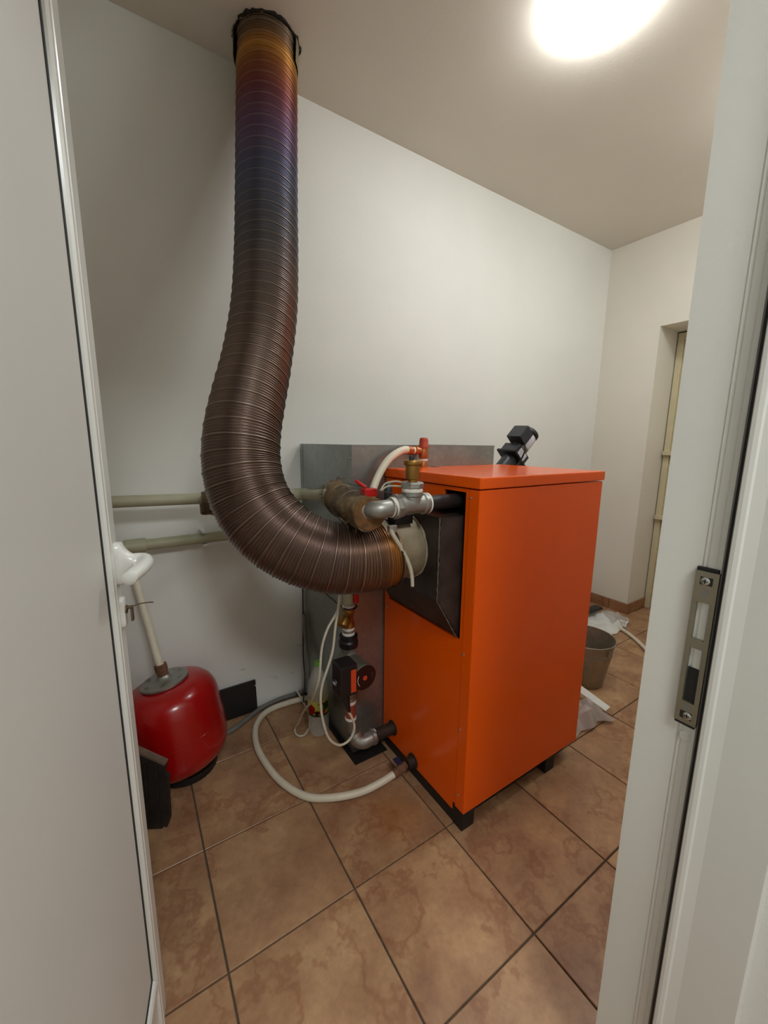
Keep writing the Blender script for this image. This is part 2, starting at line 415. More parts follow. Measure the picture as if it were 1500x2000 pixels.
# cream steel door in the recess
d1 = thing('door_1', 'cream painted steel door set deep in the end wall recess', 'door', (3.2, .92, 0)); d1['kind'] = 'structure'
obj('door_frame', box((3.245, 1.305, 0), (3.30, 1.342, 1.972), .003), 'cream_door', d1)
obj('gap_strip', box((3.265, 1.340, 0), (3.30, 1.349, 1.981), 0), 'dark_slot', d1)
obj('gap_strip', box((3.265, .48, 1.970), (3.30, 1.345, 1.981), 0), 'dark_slot', d1)
obj('head_frame', box((3.245, .48, 1.925), (3.30, 1.305, 1.972), .003), 'cream_door', d1)
obj('door_leaf', box((3.262, .50, .01), (3.30, 1.305, 1.925), .003), 'cream_door', d1)
for z in (1.164, .702):
    rl = obj('cross_rail', box((3.215, .50, z-.014), (3.262, 1.336, z+.014), .003), 'cream_door', d1)

# ------------------------------------------------------------------ ceiling lamp
def ceiling_lamp(LX, LY, LR, label, glow_mat='lamp_glow'):
    cl = thing('ceiling_lamp', label, 'lamp', (LX, LY, ZC))
    obj('lamp_base', lathe([(0, 0), (LR-.004, 0), (LR-.004, -.004), (0, -.005)], (LX, LY, ZC), (0, 0, 1), 64), 'pvc_white', cl, True)
    obj('diffuser', lathe([(LR+.004, -.001), (LR+.003, -.006), (LR-.010, -.024), (LR-.028, -.040), (LR-.055, -.053), (LR*.4, -.061), (0, -.064)], (LX, LY, ZC), (0, 0, 1), 64), glow_mat, cl, True)
ceiling_lamp(1.335, .880, .153, 'round white glowing ceiling lamp above the boiler')
ceiling_lamp(2.20, .52, .11, 'small round fill lamp added on the ceiling towards the end wall', 'fill_lamp_glow')  # added out of view to lift the boiler front and end wall

# ------------------------------------------------------------------ right door frame with strike plate
fr = thing('trim_1', 'white plastic door frame on the right of the doorway with strike plate', 'door frame', (XJ, .15, 0)); fr['kind'] = 'structure'
ZT = 2.055
poly = [(XJ+.03, .203), (XJ+.000, .201), (XJ-.001, .199), (XJ+.004, .1975), (XJ+.004, .1955), (XJ-.002, .194), (XJ-.003, .186), (XJ-.002, .185), (XJ-.003, .184), (XJ-.003, .179), (XJ+.001, .177), (XJ+.001, .174), (XJ+.03, .174)]
obj('rebate_profile', prism(poly, 'z', 0, ZT), 'pvc_white', fr)
obj('gasket', prism([(XJ+.006, .178), (XJ-.004, .1768), (XJ-.012, .1745), (XJ-.013, .1712), (XJ+.006, .1712)], 'z', 0, ZT), 'gasket', fr)
poly = [(XJ+.03, .171), (XJ-.014, .171), (XJ-.0165, .1695), (XJ-.017, .1655), (XJ-.016, .161), (XJ-.0135, .1590), (XJ-.0108, .146), (XJ-.0108, .086), (XJ-.008, .083), (XJ+.002, .083), (XJ+.002, -.02), (XJ+.03, -.02)]
obj('stop_profile', prism(poly, 'z', 0, ZT), 'pvc_white', fr)
# strike plate: a sheet with real holes, from rails and bridges
def plate_bm(y0, y1, z0, z1, holes, x0, x1):
    b = bmesh.new(); zs = sorted({z0, z1, *[h[2] for h in holes], *[h[3] for h in holes]})
    for a, c in zip(zs, zs[1:]):
        cuts = [h for h in holes if h[2] <= a+1e-6 and h[3] >= c-1e-6]
        if not cuts: box((x0, y0, a), (x1, y1, c), 0, b)
        else:
            h = cuts[0]; box((x0, y0, a), (x1, h[0], c), 0, b); box((x0, h[1], a), (x1, y1, c), 0, b)
    bmesh.ops.remove_doubles(b, verts=b.verts, dist=1e-5); return b
PX0, PX1 = XJ-.0075, XJ-.0035
sp = obj('strike_plate', plate_bm(.1785, .2045, .834, 1.056, [(.1840, .1985, .960, 1.013), (.1840, .1985, .866, .947)], PX0, PX1), 'strike_steel', fr, label='grey steel strike plate with two slots')
for z in (.830, 1.056): obj('end_cap', box((XJ-.007, .180, z), (XJ-.001, .204, z+.005), .001), 'gasket', sp)
obj('bolt_pocket', box((XJ-.0034, .1845, .866), (XJ-.0028, .198, .917)), 'dark_slot', sp)
for z, dy in ((1.043, .001), (.846, -.002)):
    obj('screw_slot', box((PX0-.0004, .1845, z-.0055), (PX0+.001, .1985, z+.0055), .0004), 'dark_slot', sp)
    s_ = obj('screw', lathe([(0, .0013), (.0045, .0012), (.0054, .0005), (.0054, 0)], (PX0-.0004, .1915+dy, z), (-1, 0, 0), 16), 'screw_steel', sp, True)
    cr = box((PX0-.0022, .1885+dy, z-.0006), (PX0-.0015, .1945+dy, z+.0006)); box((PX0-.0022, .1909+dy, z-.003), (PX0-.0015, .1921+dy, z+.003), 0, cr); obj('screw_cross', cr, 'dark_slot', sp)
for z in (1.027, .858):
    obj('screw_hole', lathe([(0, .0003), (.0045, .0004), (.0045, 0)], (PX0-.0001, .1915, z), (-1, 0, 0), 14), 'grey_hose', sp)
obj('cover_cap', lathe([(0, .0012), (.0065, .001), (.0075, 0)], (XJ-.0028, .190, .812), (-1, 0, 0), 20), 'pvc_panel', fr, True)

# ------------------------------------------------------------------ open entrance door (leaf along a line leaning 12 degrees)
TH = math.radians(12); EX, EY = -.0235, .820
DL = Matrix(((-math.sin(TH), math.cos(TH), 0, EX), (-math.cos(TH), -math.sin(TH), 0, EY), (0, 0, 1, 0), (0, 0, 0, 1)))
# local: x = distance from free edge towards hinge, y = out of the visible face, z = up
def dbox(lo, hi, bev=0): return box(lo, hi, bev, None, DL)
d2 = thing('door_2', 'white plastic door standing open on the left with lever handle', 'door', (EX, EY, 0)); d2['kind'] = 'structure'
W2 = .66; HB = .012; HT = 2.04
def dprism(poly, z0, z1):
    b = prism(poly, 'z', z0, z1); bmesh.ops.transform(b, matrix=DL, verts=b.verts); return b
stile = [(0, -.06), (W2*0+.0, -.004), (.003, -.001), (.030, 0), (.040, .0008), (.043, .0035), (.049, .004), (.052, .0022), (.056, .0024), (.058, .0045), (.064, .0042), (.068, .001), (.070, -.008), (.070, -.06)]
obj('stile', dprism(stile, HB, HT), 'pvc_white', d2)
obj('stile', dprism([(W2-p[0], p[1]) for p in reversed(stile)], HB, HT), 'pvc_white', d2)
rail = [(HB, -.06), (HB, -.004), (HB+.003, -.001), (HB+.08, 0), (HB+.12, .001), (HB+.14, .004), (HB+.158, .004), (HB+.164, .001), (HB+.168, -.008), (HB+.168, -.06)]
def drail(pr):
    b = prism([(p[1], p[0]) for p in pr], 'x', .0695, W2-.0695); bmesh.ops.transform(b, matrix=DL, verts=b.verts); return b
obj('bottom_rail', drail(rail), 'pvc_white', d2)
obj('top_rail', drail([(HT-(p[0]-HB), p[1]) for p in reversed(rail)]), 'pvc_white', d2)
obj('panel', dbox((.0745, -.05, .186), (W2-.0745, -.004, HT-.175)), 'pvc_panel', d2)
gk = dbox((.0695, -.05, .18), (.0755, -.0025, HT-.168)); obj('gasket', gk, 'gasket', d2)
obj('gasket', dbox((.0755, -.05, .1795), (W2-.0695, -.0025, .1865)), 'gasket', d2)
# lever handle
def dl(p): return DL @ Vector(p)
hs = .020; hz = 1.012
def rosette(z0, z1, w_, d_, s, bulge=False):
    b = bmesh.new(); n = 40; zc = (z0+z1)/2; hh = (z1-z0)/2; rings = []
    # (depth share, scale of plate outline, share of round neck outline)
    prof = [(0, 1, 0), (.30, 1, 0), (.38, .95, .05), (.50, .86, .30), (.68, .78, .62), (.86, .74, .88), (1, .72, 1)] if bulge else [(0, 1, 0), (.5, 1, 0), (.82, .93, 0), (1, .75, 0)]
    for dd, sc, ro in prof:
        ring = []
        for i in range(n):
            a = 2*math.pi*i/n; ca, sa = math.cos(a), math.sin(a); e = .55
            x = math.copysign(abs(ca)**e, ca)*w_/2*sc; z = math.copysign(abs(sa)**e, sa)*hh*(1-(1-sc)*.6)+zc
            x = x*(1-ro)+.0142*ca*ro; z = z*(1-ro)+(hz+.0142*sa)*ro
            ring.append(b.verts.new((s+x, dd*d_, z)))
        rings.append(ring)
    for A, B in zip(rings, rings[1:]):
        for i in range(n): b.faces.new((A[i], A[(i+1) % n], B[(i+1) % n], B[i]))
    b.faces.new(rings[-1]); b.faces.new(rings[0]); bmesh.ops.transform(b, matrix=DL, verts=b.verts); return b
hd = obj('handle_plate', rosette(.974, 1.048, .034, .026, hs, True), 'pvc_white', d2, True)
neck = lathe([(.0, .020), (.0136, .020), (.0136, .0272), (.0130, .028)], dl((hs, 0, hz)), (DL.to_3x3() @ Vector((0, 1, 0))), 24)
obj('handle_neck', neck, 'pvc_white', hd, True)
lp = [dl(p) for p in ((hs, .027, hz), (hs, .036, hz), (hs+.006, .043, hz), (hs+.020, .046, hz-.001), (hs+.045, .044, hz-.002), (hs+.070, .039, hz-.003), (hs+.088, .035, hz-.004))]
pp, _ = resample(spline(lp, 8), .004)
obj('lever', sweep(pp, lambda t, a, s: (.0138-.002*t)*(1+.10*math.cos(2*a)) * (1 if t < .95 else max(.45, 1-((t-.95)/.05)**2*.5)), 18), 'pvc_white', hd, True)
ks = obj('lock_plate', rosette(.895, .950, .024, .007, hs), 'pvc_white', d2, True)
obj('lock_cylinder', lathe([(0, .009), (.007, .009), (.008, .006), (.008, 0)], dl((hs, 0, .927)), DL.to_3x3() @ Vector((0, 1, 0)), 16), 'key_metal', ks, True)
ky = thing('door_key', 'small metal key with wire ring in the lock of the white door', 'key', dl((hs, .010, .92)))
obj('key_shank', rod(dl((hs, .008, .930)), dl((hs, .018, .930)), .003), 'key_metal', ky)
obj('key_bow', box((hs-.004, .014, .905), (hs+.005, .018, .929), .0015, None, DL), 'key_metal', ky)
obj('wire_ring', hose([dl(p) for p in ((hs, .016, .931), (hs-.004, .03, .933), (hs-.002, .045, .934), (hs+.003, .05, .935))], .0012, 6, .004), 'key_metal', ky)

# ------------------------------------------------------------------ boiler
BX0, BX1, BY0, BY1, BZ0, BZ1 = .798, 1.404, .758, 1.224, .070, 1.094
bo = thing('pellet_boiler', 'orange sheet-steel boiler cabinet with dark flue box on its side', 'boiler', (1.1, .99, 0))
obj('front_panel', box((BX0+.002, BY0, BZ0), (BX1, BY0+.02, BZ1), .003), 'orange_paint', bo)
obj('rear_panel', box((BX0+.02, BY1-.02, BZ0), (BX1, BY1, BZ1), .003), 'orange_paint', bo)
obj('right_panel', box((BX1-.02, BY0+.02, BZ0), (BX1, BY1-.02, BZ1), .002), 'orange_paint', bo)
obj('inner_back', box((BX0+.10, BY0+.02, .10), (BX0+.11, BY1-.02, BZ1)), 'black_paint', bo)
obj('corner_strip', box((BX0, BY0+.0005, BZ0), (BX0+.018, BY0+.040, BZ1), .002), 'orange_paint', bo)
# left panel with the flue opening and a stepped lower edge
sd = bmesh.new(); x0, x1 = BX0+.0015, BX0+.012
def yz(y0, y1, z0, z1): box((x0, y0, z0), (x1, y1, z1), 0, sd)
OYA, OYB, OZA, OZB = .811, 1.200, .636, 1.030
yz(BY0+.0405, OYA, .076, BZ1); yz(OYB, BY1, .040, BZ1); yz(OYA, OYB, .046, OZA); yz(.905, OYB, OZB, BZ1); yz(OYA, .905, 1.084, BZ1)
bmesh.ops.remove_doubles(sd, verts=sd.verts, dist=1e-5)
obj('side_panel', sd, 'orange_paint', bo)
lid = obj('lid', box((BX0-.004, BY0-.004, BZ1+.003), (BX1+.004, BY1+.002, BZ1+.035), .004), 'orange_paint', bo)
obj('cable_hole', lathe([(0, .0006), (.018, .0006), (.019, 0)], (1.0, 1.19, BZ1+.035), (0, 0, 1), 20), 'dark_slot', lid)
for y, z in ((.790, 1.07), (.790, .60), (.790, .35), (.785, .12), (1.205, 1.07), (1.205, .97), (1.205, .60)):
    obj('screw', screw_bm((BX0-.0002, y, z), (-1, 0, 0)), 'screw_steel', bo)
pl = box((BX0+.02, BY0+.03, .02), (BX1-.03, BY1-.02, BZ0)); obj('base_tray', pl, 'black_paint', bo)
obj('base_rail', box((BX0+.004, BY0+.014, 0), (BX0+.05, BY1-.01, .074), .002), 'black_paint', bo)
obj('base_foot', box((BX0+.002, BY0+.006, 0), (BX0+.056, BY0+.05, .072), .003), 'black_paint', bo)
for xx, yy in ((1.225, BY0+.006), (1.225, BY1-.06), (BX0+.06, BY1-.06)): obj('base_foot', box((xx, yy, 0), (xx+.052, yy+.045, .072), .003), 'black_paint', bo)
# flue box: upright front, lower part sloping back
fb = bmesh.new(); fx = .730
Pn = [(fx, .838, 1.012), (fx, 1.190, 1.012), (fx, 1.190, .765), (fx, .838, .765), (BX0+.005, .822, 1.014), (BX0+.005, 1.198, 1.014), (BX0+.005, 1.198, .640), (BX0+.005, .822, .640), (BX0+.1, .822, 1.014), (BX0+.1, 1.198, 1.014), (BX0+.1, 1.198, .64), (BX0+.1, .822, .64)]
vv = [fb.verts.new(p) for p in Pn]
for q in ((0, 1, 2, 3), (0, 4, 5, 1), (3, 2, 6, 7), (0, 3, 7, 4), (1, 5, 6, 2), (4, 8, 9, 5), (7, 6, 10, 11), (4, 7, 11, 8), (5, 9, 10, 6), (8, 11, 10, 9)): fb.faces.new([vv[i] for i in q])
bmesh.ops.recalc_face_normals(fb, faces=fb.faces); bmesh.ops.bevel(fb, geom=fb.edges[:], offset=.003, segments=2, affect='EDGES')
fbo = obj('flue_box', fb, 'flue_box_steel', bo)
wl = bmesh.new()
for a, b in (((fx-.001, .838, 1.012), (fx-.001, .838, .765)), ((fx-.001, .838, .765), (BX0, .822, .64))):
    a = Vector(a); b = Vector(b); n = 26; pts = [a.lerp(b, i/n)+Vector((random.uniform(-.0006, .0006), random.uniform(-.0012, .0012), 0)) for i in range(n+1)]
    sweep(pts, lambda t, an, s: .0022+.0008*math.sin(s*900), 6, True, wl)
obj('weld_seam', wl, 'motor_steel', fbo, True)
FY, FZ = .990, .900
co = obj('flue_collar', lathe([(.098, -.09), (.098, .085), (.100, .093), (.107, .100)], (.725, FY, FZ), (-1, 0, 0), 48) if False else lathe([(.095, 0), (.100, .002), (.0985, .01), (.0975, .125), (.094, .126)], (fx+.002, FY, FZ), (-1, 0, 0), 56), 'collar_steel', bo, True, 'pale scorched steel collar of the flue')
ws = []
for i in range(61):
    a = 2*math.pi*i/60; rr = .1005+random.uniform(-.001, .0015); ws.append(Vector((fx-.003+random.uniform(-.0015, .0015), FY+rr*math.cos(a), FZ+rr*math.sin(a))))
obj('weld_seam', sweep(ws, lambda t, a, s: .0032+.001*math.sin(s*500), 6), 'putty', co, True)
bt = obj('collar_bracket', box((.636, .925, .985), (.70, .965, 1.012), .001), 'black_paint', bo)
# return and drain stubs low on the side
for y, z, r, L in ((1.155, .112, .023, .085), (1.020, .066, .021, .030)):
    obj('pipe_stub', lathe([(.0, 0), (r+.006, 0), (r+.006, .003), (r, .004), (r, L), (r-.003, L), (0, L-.001)], (BX0+.001, y, z), (-1, 0, 0), 28), 'dark_stub', bo, True)

# ------------------------------------------------------------------ corrugated flue
def drad(t, a, s):
    base = .1005 + .0075*math.exp(-((t-.22)/.16)**2)
    k = round(t*NR) % 36                            # one band: a proud seam followed by four fine ribs
    if k < 8: h = .0046*math.sin(math.pi*k/8)
    else: h = .0030*(.5-.5*math.cos(2*math.pi*(k-8)/7))
    return base - .0036 + h
du = thing('flue_pipe', 'brown corrugated steel flue bending from the boiler up to the ceiling', 'flue pipe', duct[0])
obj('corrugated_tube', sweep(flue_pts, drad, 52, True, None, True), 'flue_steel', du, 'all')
sl = lathe([(.1055, 0), (.107, .002), (.1075, .085), (.103, .0851)], (.5175, 1.565, 2.475), (.08, .11, 1), 48)
# the sheet sleeve is open on the front side: keep the rear 250 degrees only
for f_ in [f for f in sl.faces if (f.calc_center_median()-Vector((.52, 1.57, f.calc_center_median().z))).dot(Vector((-.45, -.9, 0))) > .035]: sl.faces.remove(f_)
for v in [v for v in sl.verts if not v.link_faces]: sl.verts.remove(v)
bmesh.ops.solidify(sl, geom=sl.faces[:], thickness=.0015)
obj('sheet_sleeve', sl, 'collar_steel', du, True)
rg = []
for i in range(73):
    a = 2*math.pi*i/72; rr = .1065+random.uniform(-.003, .006); rg.append(Vector((.529+rr*math.cos(a), 1.583+rr*math.sin(a), ZC-.002)))
obj('soot_ring', sweep(rg, lambda t, a, s: .0042+.0015*math.sin(s*60), 6), 'soot', du, True)
# band clamp with long pale tail
cb = lathe([(.1050, -.003), (.1058, -.0025), (.1058, .0025), (.1050, .003)], (.645, .9795, .892), (1, -.11, .11), 56)
cbo = obj('band_clamp', cb, 'soot', du, True)
obj('clamp_screw', box((.592, .886, .975), (.618, .900, .995), .002), 'screw_steel', cbo)
obj('clamp_tail', None or (lambda: (lambda P: sweep(resample(spline(P, 8), .004)[0], lambda t, a, s: .0062 if abs(math.cos(a)) > .7 else .0028, 8))([Vector(p) for p in ((.598, .888, .985), (.606, .885, .966), (.629, .884, .931), (.655, .882, .883), (.668, .882, .846), (.673, .883, .809))]))(), 'white_cable', cbo, True)

# ------------------------------------------------------------------ galvanised hopper
HX0, HX1, HY0, HY1, HZ = .662, 1.370, 1.232, 1.712, 1.208
ho = thing('pellet_hopper', 'tall galvanised sheet-metal pellet hopper behind the boiler', 'hopper', (1.0, 1.47, 0))
obj('side_sheet', box((HX0, HY0+.001, .006), (HX0+.002, HY1, HZ)), 'galvanised_sheet', ho)
obj('front_sheet', box((HX0, HY0-.001, .006), (HX1, HY0+.001, HZ)), 'galvanised_sheet', ho)
obj('right_sheet', box((HX1-.002, HY0+.001, .006), (HX1, HY1, HZ)), 'galvanised_sheet', ho)
obj('rear_sheet', box((HX0+.002, HY1-.002, .006), (HX1-.002, HY1, HZ)), 'galvanised_sheet', ho)
obj('corner_flange', box((HX0-.0015, HY0-.002, .006), (HX0+.0, HY0+.022, HZ), .0005), 'galvanised_sheet', ho)
obj('corner_flange', box((HX0-.0015, HY1-.022, .006), (HX0+.0, HY1, HZ), .0005), 'galvanised_sheet', ho)
rim = box((HX0-.002, HY0-.002, HZ), (HX1+.002, HY0+.02, HZ+.003)); box((HX0-.002, HY0+.02, HZ), (HX0+.02, HY1, HZ+.003), 0, rim); box((HX1-.02, HY0+.02, HZ), (HX1+.002, HY1, HZ+.003), 0, rim)
obj('top_rim', rim, 'galvanised_sheet', ho)
obj('base_plate', box((HX0-.02, HY0-.055, .0005), (BX0-.01, HY0-.002, .004)), 'black_paint', ho)
obj('base_plate', box((HX0-.02, HY0-.002, .0005), (HX1, HY1, .005)), 'black_paint', ho)
for y, z in ((HY0+.012, 1.165), (HY0+.012, .62), (HY1-.012, 1.165)): obj('screw', screw_bm((HX0-.0015, y, z), (-1, 0, 0), .005, .003), 'screw_steel', ho)

# ------------------------------------------------------------------ auger feeder behind the boiler
au = thing('auger_feeder', 'dark auger feed tube with black gear motor rising behind the boiler', 'auger', (1.50, 1.33, .9))
A0 = Vector((1.400, 1.345, .945)); ax = Vector((.70, -.05, .70)).normalized()
sx = Vector((0, 1, 0)); sx = (sx-ax*sx.dot(ax)).normalized(); sy = ax.cross(sx)      # sy points up and back towards -x
AM = Matrix((sx, sy, ax)).transposed().to_4x4()
def am(at): m = AM.copy(); m.translation = A0+ax*at; return m
obj('auger_tube', rod(A0-ax*.1, A0+ax*.285, .040, None, 28), 'charcoal_plastic', au, True)
obj('tube_strip', box((-.0412, -.012, -.1), (-.0395, -.006, .25), .0003, None, am(0)), 'label_white', au)
obj('mounting_flange', box((-.058, -.058, .285), (.058, .058, .296), .002, None, am(0)), 'black_paint', au)
obj('gearbox', box((-.048, -.05, .296), (.048, .05, .345), .004, None, am(0)), 'charcoal_plastic', au)
mo = obj('motor', rod(A0+ax*.345, A0+ax*.445, .044, None, 28), 'motor_steel', au, True)
obj('motor_cap', rod(A0+ax*.445, A0+ax*.470, .045, None, 28, None, .006), 'pump_black', mo, True)
tb_ = obj('terminal_box', box((-.056, .026, .355), (.030, .086, .43), .004, None, am(0)), 'charcoal_plastic', au)
lb = lathe([(.0445, .365), (.0449, .366), (.0449, .435), (.0445, .436)], A0, ax, 48)
for f_ in [f for f in lb.faces if (f.calc_center_median()-A0).dot(Vector((.3, -.9, -.25))) < .02+.0*1]: lb.faces.remove(f_)
for v in [v for v in lb.verts if not v.link_faces]: lb.verts.remove(v)
obj('rating_label', lb, 'label_white', mo, True)
obj('gearbox_label', box((-.0488, -.030, .302), (-.0478, .030, .338), .0002, None, am(0)), 'label_white', au)
obj('cable', hose([am(0) @ Vector(p) for p in ((-.05, .03, .36), (-.07, .02, .33), (-.066, .0, .27), (-.06, 0, .20), (-.058, .005, .1))], .004, 8), 'pump_black', au, True)

# ------------------------------------------------------------------ supply pipework above the flue
PY, PZ = .862, 1.054
su = thing('supply_pipe', 'black pipe with galvanised tee and elbow leaving the boiler top', 'pipe', (.65, PY, PZ-.03))
obj('black_pipe', rod((.90, PY, PZ), (.690, PY, PZ), .021, None, 28), 'black_pipe', su, True)
te = lathe([(.020, 0), (.0295, .001), (.030, .003), (.030, .014), (.0265, .017), (.0258, .030), (.0258, .066), (.0265, .079), (.030, .082), (.030, .094), (.0295, .096), (.02, .097)], (.696, PY, PZ), (-1, 0, 0), 32)
lathe([(.0258, 0), (.0258, .022), (.030, .025), (.030, .034), (.022, .035)], (.648, PY, PZ), (0, 0, 1), 32, te)
obj('tee', te, 'galvanised_fitting', su, True)
obj('sealing_tape', lathe([(.0215, 0), (.0295, .001), (.0285, .006), (.0225, .008)], (.701, PY, PZ), (-1, 0, 0), 28), 'teflon', su, True)
un = lathe([(.02, 0), (.033, 0), (.034, .002), (.034, .012), (.032, .014), (.02, .014)], (.602, PY, PZ-.002), (-1, 0, 0), 8)
obj('union_nut', un, 'galvanised_fitting', su)
obj('sealing_tape', lathe([(.022, 0), (.0275, .001), (.0265, .012), (.0225, .013)], (.589, PY, PZ-.003), (-1, 0, 0), 28), 'teflon', su, True)
ep = [(.590, PY, PZ-.003), (.565, PY, PZ-.005), (.545, PY+.004, PZ-.007), (.534, PY+.016, PZ-.008), (.531, PY+.036, PZ-.009)]
pp, _ = resample(spline(ep, 10), .003)
def erad(t, a, s): return .0225 + .004*(1 if t < .16 or t > .86 else 0) + .0015*math.sin(math.pi*t)
obj('elbow', sweep(pp, erad, 28), 'galvanised_fitting', su, True)
obj('vent_seal', lathe([(.02, 0), (.0275, .001), (.029, .005), (.0275, .011), (.02, .012)], (.648, PY, PZ+.034), (0, 0, 1), 28), 'teflon', su, True)
obj('reducer_nut', lathe([(.02, 0), (.030, 0), (.031, .002), (.031, .013), (.028, .017), (.014, .017)], (.648, PY, PZ+.045), (0, 0, 1), 8), 'galvanised_fitting', su)
av = thing('air_vent', 'brass automatic air vent with black cap on the galvanised tee', 'air vent', (.648, PY, PZ+.062))
obj('vent_body', lathe([(0, 0), (.013, 0), (.013, .006), (.0185, .008), (.0195, .012), (.0195, .044), (.0245, .046), (.0255, .048), (.0255, .056), (.024, .058), (.012, .0585), (0, .0585)], (.648, PY, PZ+.062), (0, 0, 1), 32), 'brass', av, True)
obj('vent_cap', lathe([(0, 0), (.006, 0), (.0062, .010), (.005, .012), (0, .012)], (.640, PY-.004, PZ+.120), (0, 0, 1), 14), 'pump_black', av, True)

# burlap-wrapped valve lying on the flue
bw = thing('wrapped_valve', 'burlap wrapped valve with red lever tied with wire above the flue', 'valve', (.55, 1.03, 1.0))
q0 = Vector((.531, .893, 1.034)); q1 = Vector((.574, 1.190, 1.052)); n = 34
pts = [q0.lerp(q1, i/n)+Vector((0, 0, -.012*math.sin(math.pi*i/n))) for i in range(n+1)]
def brad(t, a, s):
    r = .047 + .004*math.sin(3*a+5*t) + .0035*noise.noise(Vector((math.cos(a)*2, math.sin(a)*2, t*7)))
    if t > .9: r -= (t-.9)*.12
    return r
obj('burlap_wrap', sweep(pts, brad, 40, True, None, True), 'burlap', bw, True)
obj('felt_end', lathe([(0, .004), (.03, .005), (.044, .003), (.046, 0)], q0-Vector((.0005, .004, 0))*1, q0-q1, 30), 'felt', bw, True)
fz = bmesh.new()
dq = (q1-q0).normalized(); nx = dq.orthogonal().normalized(); ny = dq.cross(nx)
for i in range(330):
    a = random.uniform(0, 6.283); end = random.random() < .45
    c = (q1 if end else q0.lerp(q1, random.random())+Vector((0, 0, -.008)))
    rd = nx*math.cos(a)+ny*math.sin(a); p0 = c+rd*(.040 if end else .046)
    d = (rd*random.uniform(.2, 1)+(dq if end else dq*random.uniform(-1, 1))*1.0+Vector((0, 0, random.uniform(-.3, .3)))).normalized()*random.uniform(.006, .02)
    sweep([p0, p0+d*.5, p0+d+Vector((0, 0, -.002))], .0006, 3, False, fz)
obj('frayed_fibres', fz, 'felt', bw, kind='stuff')
for t in (.42, .72):
    c = q0.lerp(q1, t)+Vector((0, 0, -.012*math.sin(math.pi*t))); ring = [c+(nx*math.cos(a)+ny*math.sin(a))*.0515+dq*.006*math.sin(a) for a in [2*math.pi*i/40 for i in range(41)]]
    obj('binding_wire', sweep(ring, .0014, 6), 'wire', bw, True)
for P_ in (((.56, 1.12, 1.105), (.56, 1.08, 1.112), (.55, 1.03, 1.100), (.56, .98, 1.096), (.60, .93, 1.085), (.625, .89, 1.078)), ((.56, 1.10, 1.10), (.545, 1.02, 1.098), (.54, .95, 1.082), (.56, .90, 1.062), (.60, .885, 1.062), (.63, .86, 1.062)), ((.575, 1.17, 1.10), (.57, 1.16, 1.112), (.565, 1.14, 1.105), (.56, 1.12, 1.112), (.56, 1.10, 1.10))):
    obj('binding_wire', hose(P_, .0012, 6, .005), 'wire', bw, True)
rh = obj('valve_lever', box((.552, .952, 1.068), (.594, .980, 1.092), .004), 'red_plastic', bw)
obj('lever_tip', hose([(.56, .96, 1.095), (.55, .975, 1.105), (.545, .99, 1.112)], .005, 8), 'red_plastic', rh, True)
wl = thing('sensor_lead', 'two thin pale sensor wires looped beside the brass air vent', 'cable', (.62, .95, 1.08))
for P_ in (((.605, .955, 1.085), (.62, .95, 1.105), (.64, .92, 1.112), (.655, .895, 1.103), (.664, .885, 1.098)), ((.607, .957, 1.082), (.625, .95, 1.096), (.645, .92, 1.098), (.66, .893, 1.094))):
    obj('wire', hose(P_, .0026, 8, .005), 'white_cable', wl, True)
obj('sensor_block', box((.652, .884, 1.075), (.668, .894, 1.112), .002), 'pump_black', wl)
gb = tag(obj('sensor_pocket', lathe([(0, 0), (.013, 0), (.0135, .003), (.0135, .055), (.011, .058), (0, .058)], (.70, 1.06, 1.035), (0, 0, 1), 20), 'charcoal_plastic', None, True), 'dark grey sensor pocket standing behind the red valve lever', 'sensor')

# ------------------------------------------------------------------ wall pipes
up_ = thing('upper_wall_pipe', 'upper pale green plastic pipe along the wall behind the flue', 'pipe', (.3, 1.60, .98))
obj('pipe_run', rod((-.42, 1.60, 1.024), (.560, 1.60, 1.000), .0205, None, 24), 'ppr_pipe', up_, True)
obj('coupling', rod((.548, 1.60, 1.0003), (.592, 1.60, .9995), .0262, None, 24), 'ppr_pipe', up_, True)
pp, _ = resample(spline([(.585, 1.60, 1.0), (.610, 1.60, 1.0), (.623, 1.590, 1.0), (.622, 1.565, 1.001)], 8), .004)
obj('elbow', sweep(pp, .0262, 24), 'ppr_pipe', up_, True)
obj('pipe_branch', rod((.621, 1.575, 1.0), (.572, 1.17, 1.050), .0205, None, 24), 'ppr_pipe', up_, True)
obj('burlap_pad', sweep(resample([Vector((.225, 1.60, .990)), Vector((.30, 1.60, .985))], .006)[0], lambda t, a, s: .042+.006*noise.noise(Vector((math.cos(a)*2, math.sin(a)*2, t*4))), 26, True, None, True), 'burlap', up_, True)
lo_ = thing('lower_wall_pipe', 'lower pale green plastic pipe clipped along the wall', 'pipe', (.3, 1.685, .82))
obj('pipe_run', rod((.03, 1.680, .838), (.64, 1.680, .842), .0205, None, 24), 'ppr_pipe', lo_, True)
obj('coupling', rod((-.03, 1.680, .837), (.040, 1.680, .838), .0265, None, 24), 'ppr_pipe', lo_, True)
for x in (.235, .55):
    c = box((x-.006, 1.655, .862), (x+.012, 1.722, .869), .001); box((x-.006, 1.655, .812), (x+.012, 1.722, .818), .001, c); box((x-.006, 1.705, .815), (x+.012, 1.7215, .865), .001, c)
    obj('pipe_clip', c, 'pvc_white', lo_)

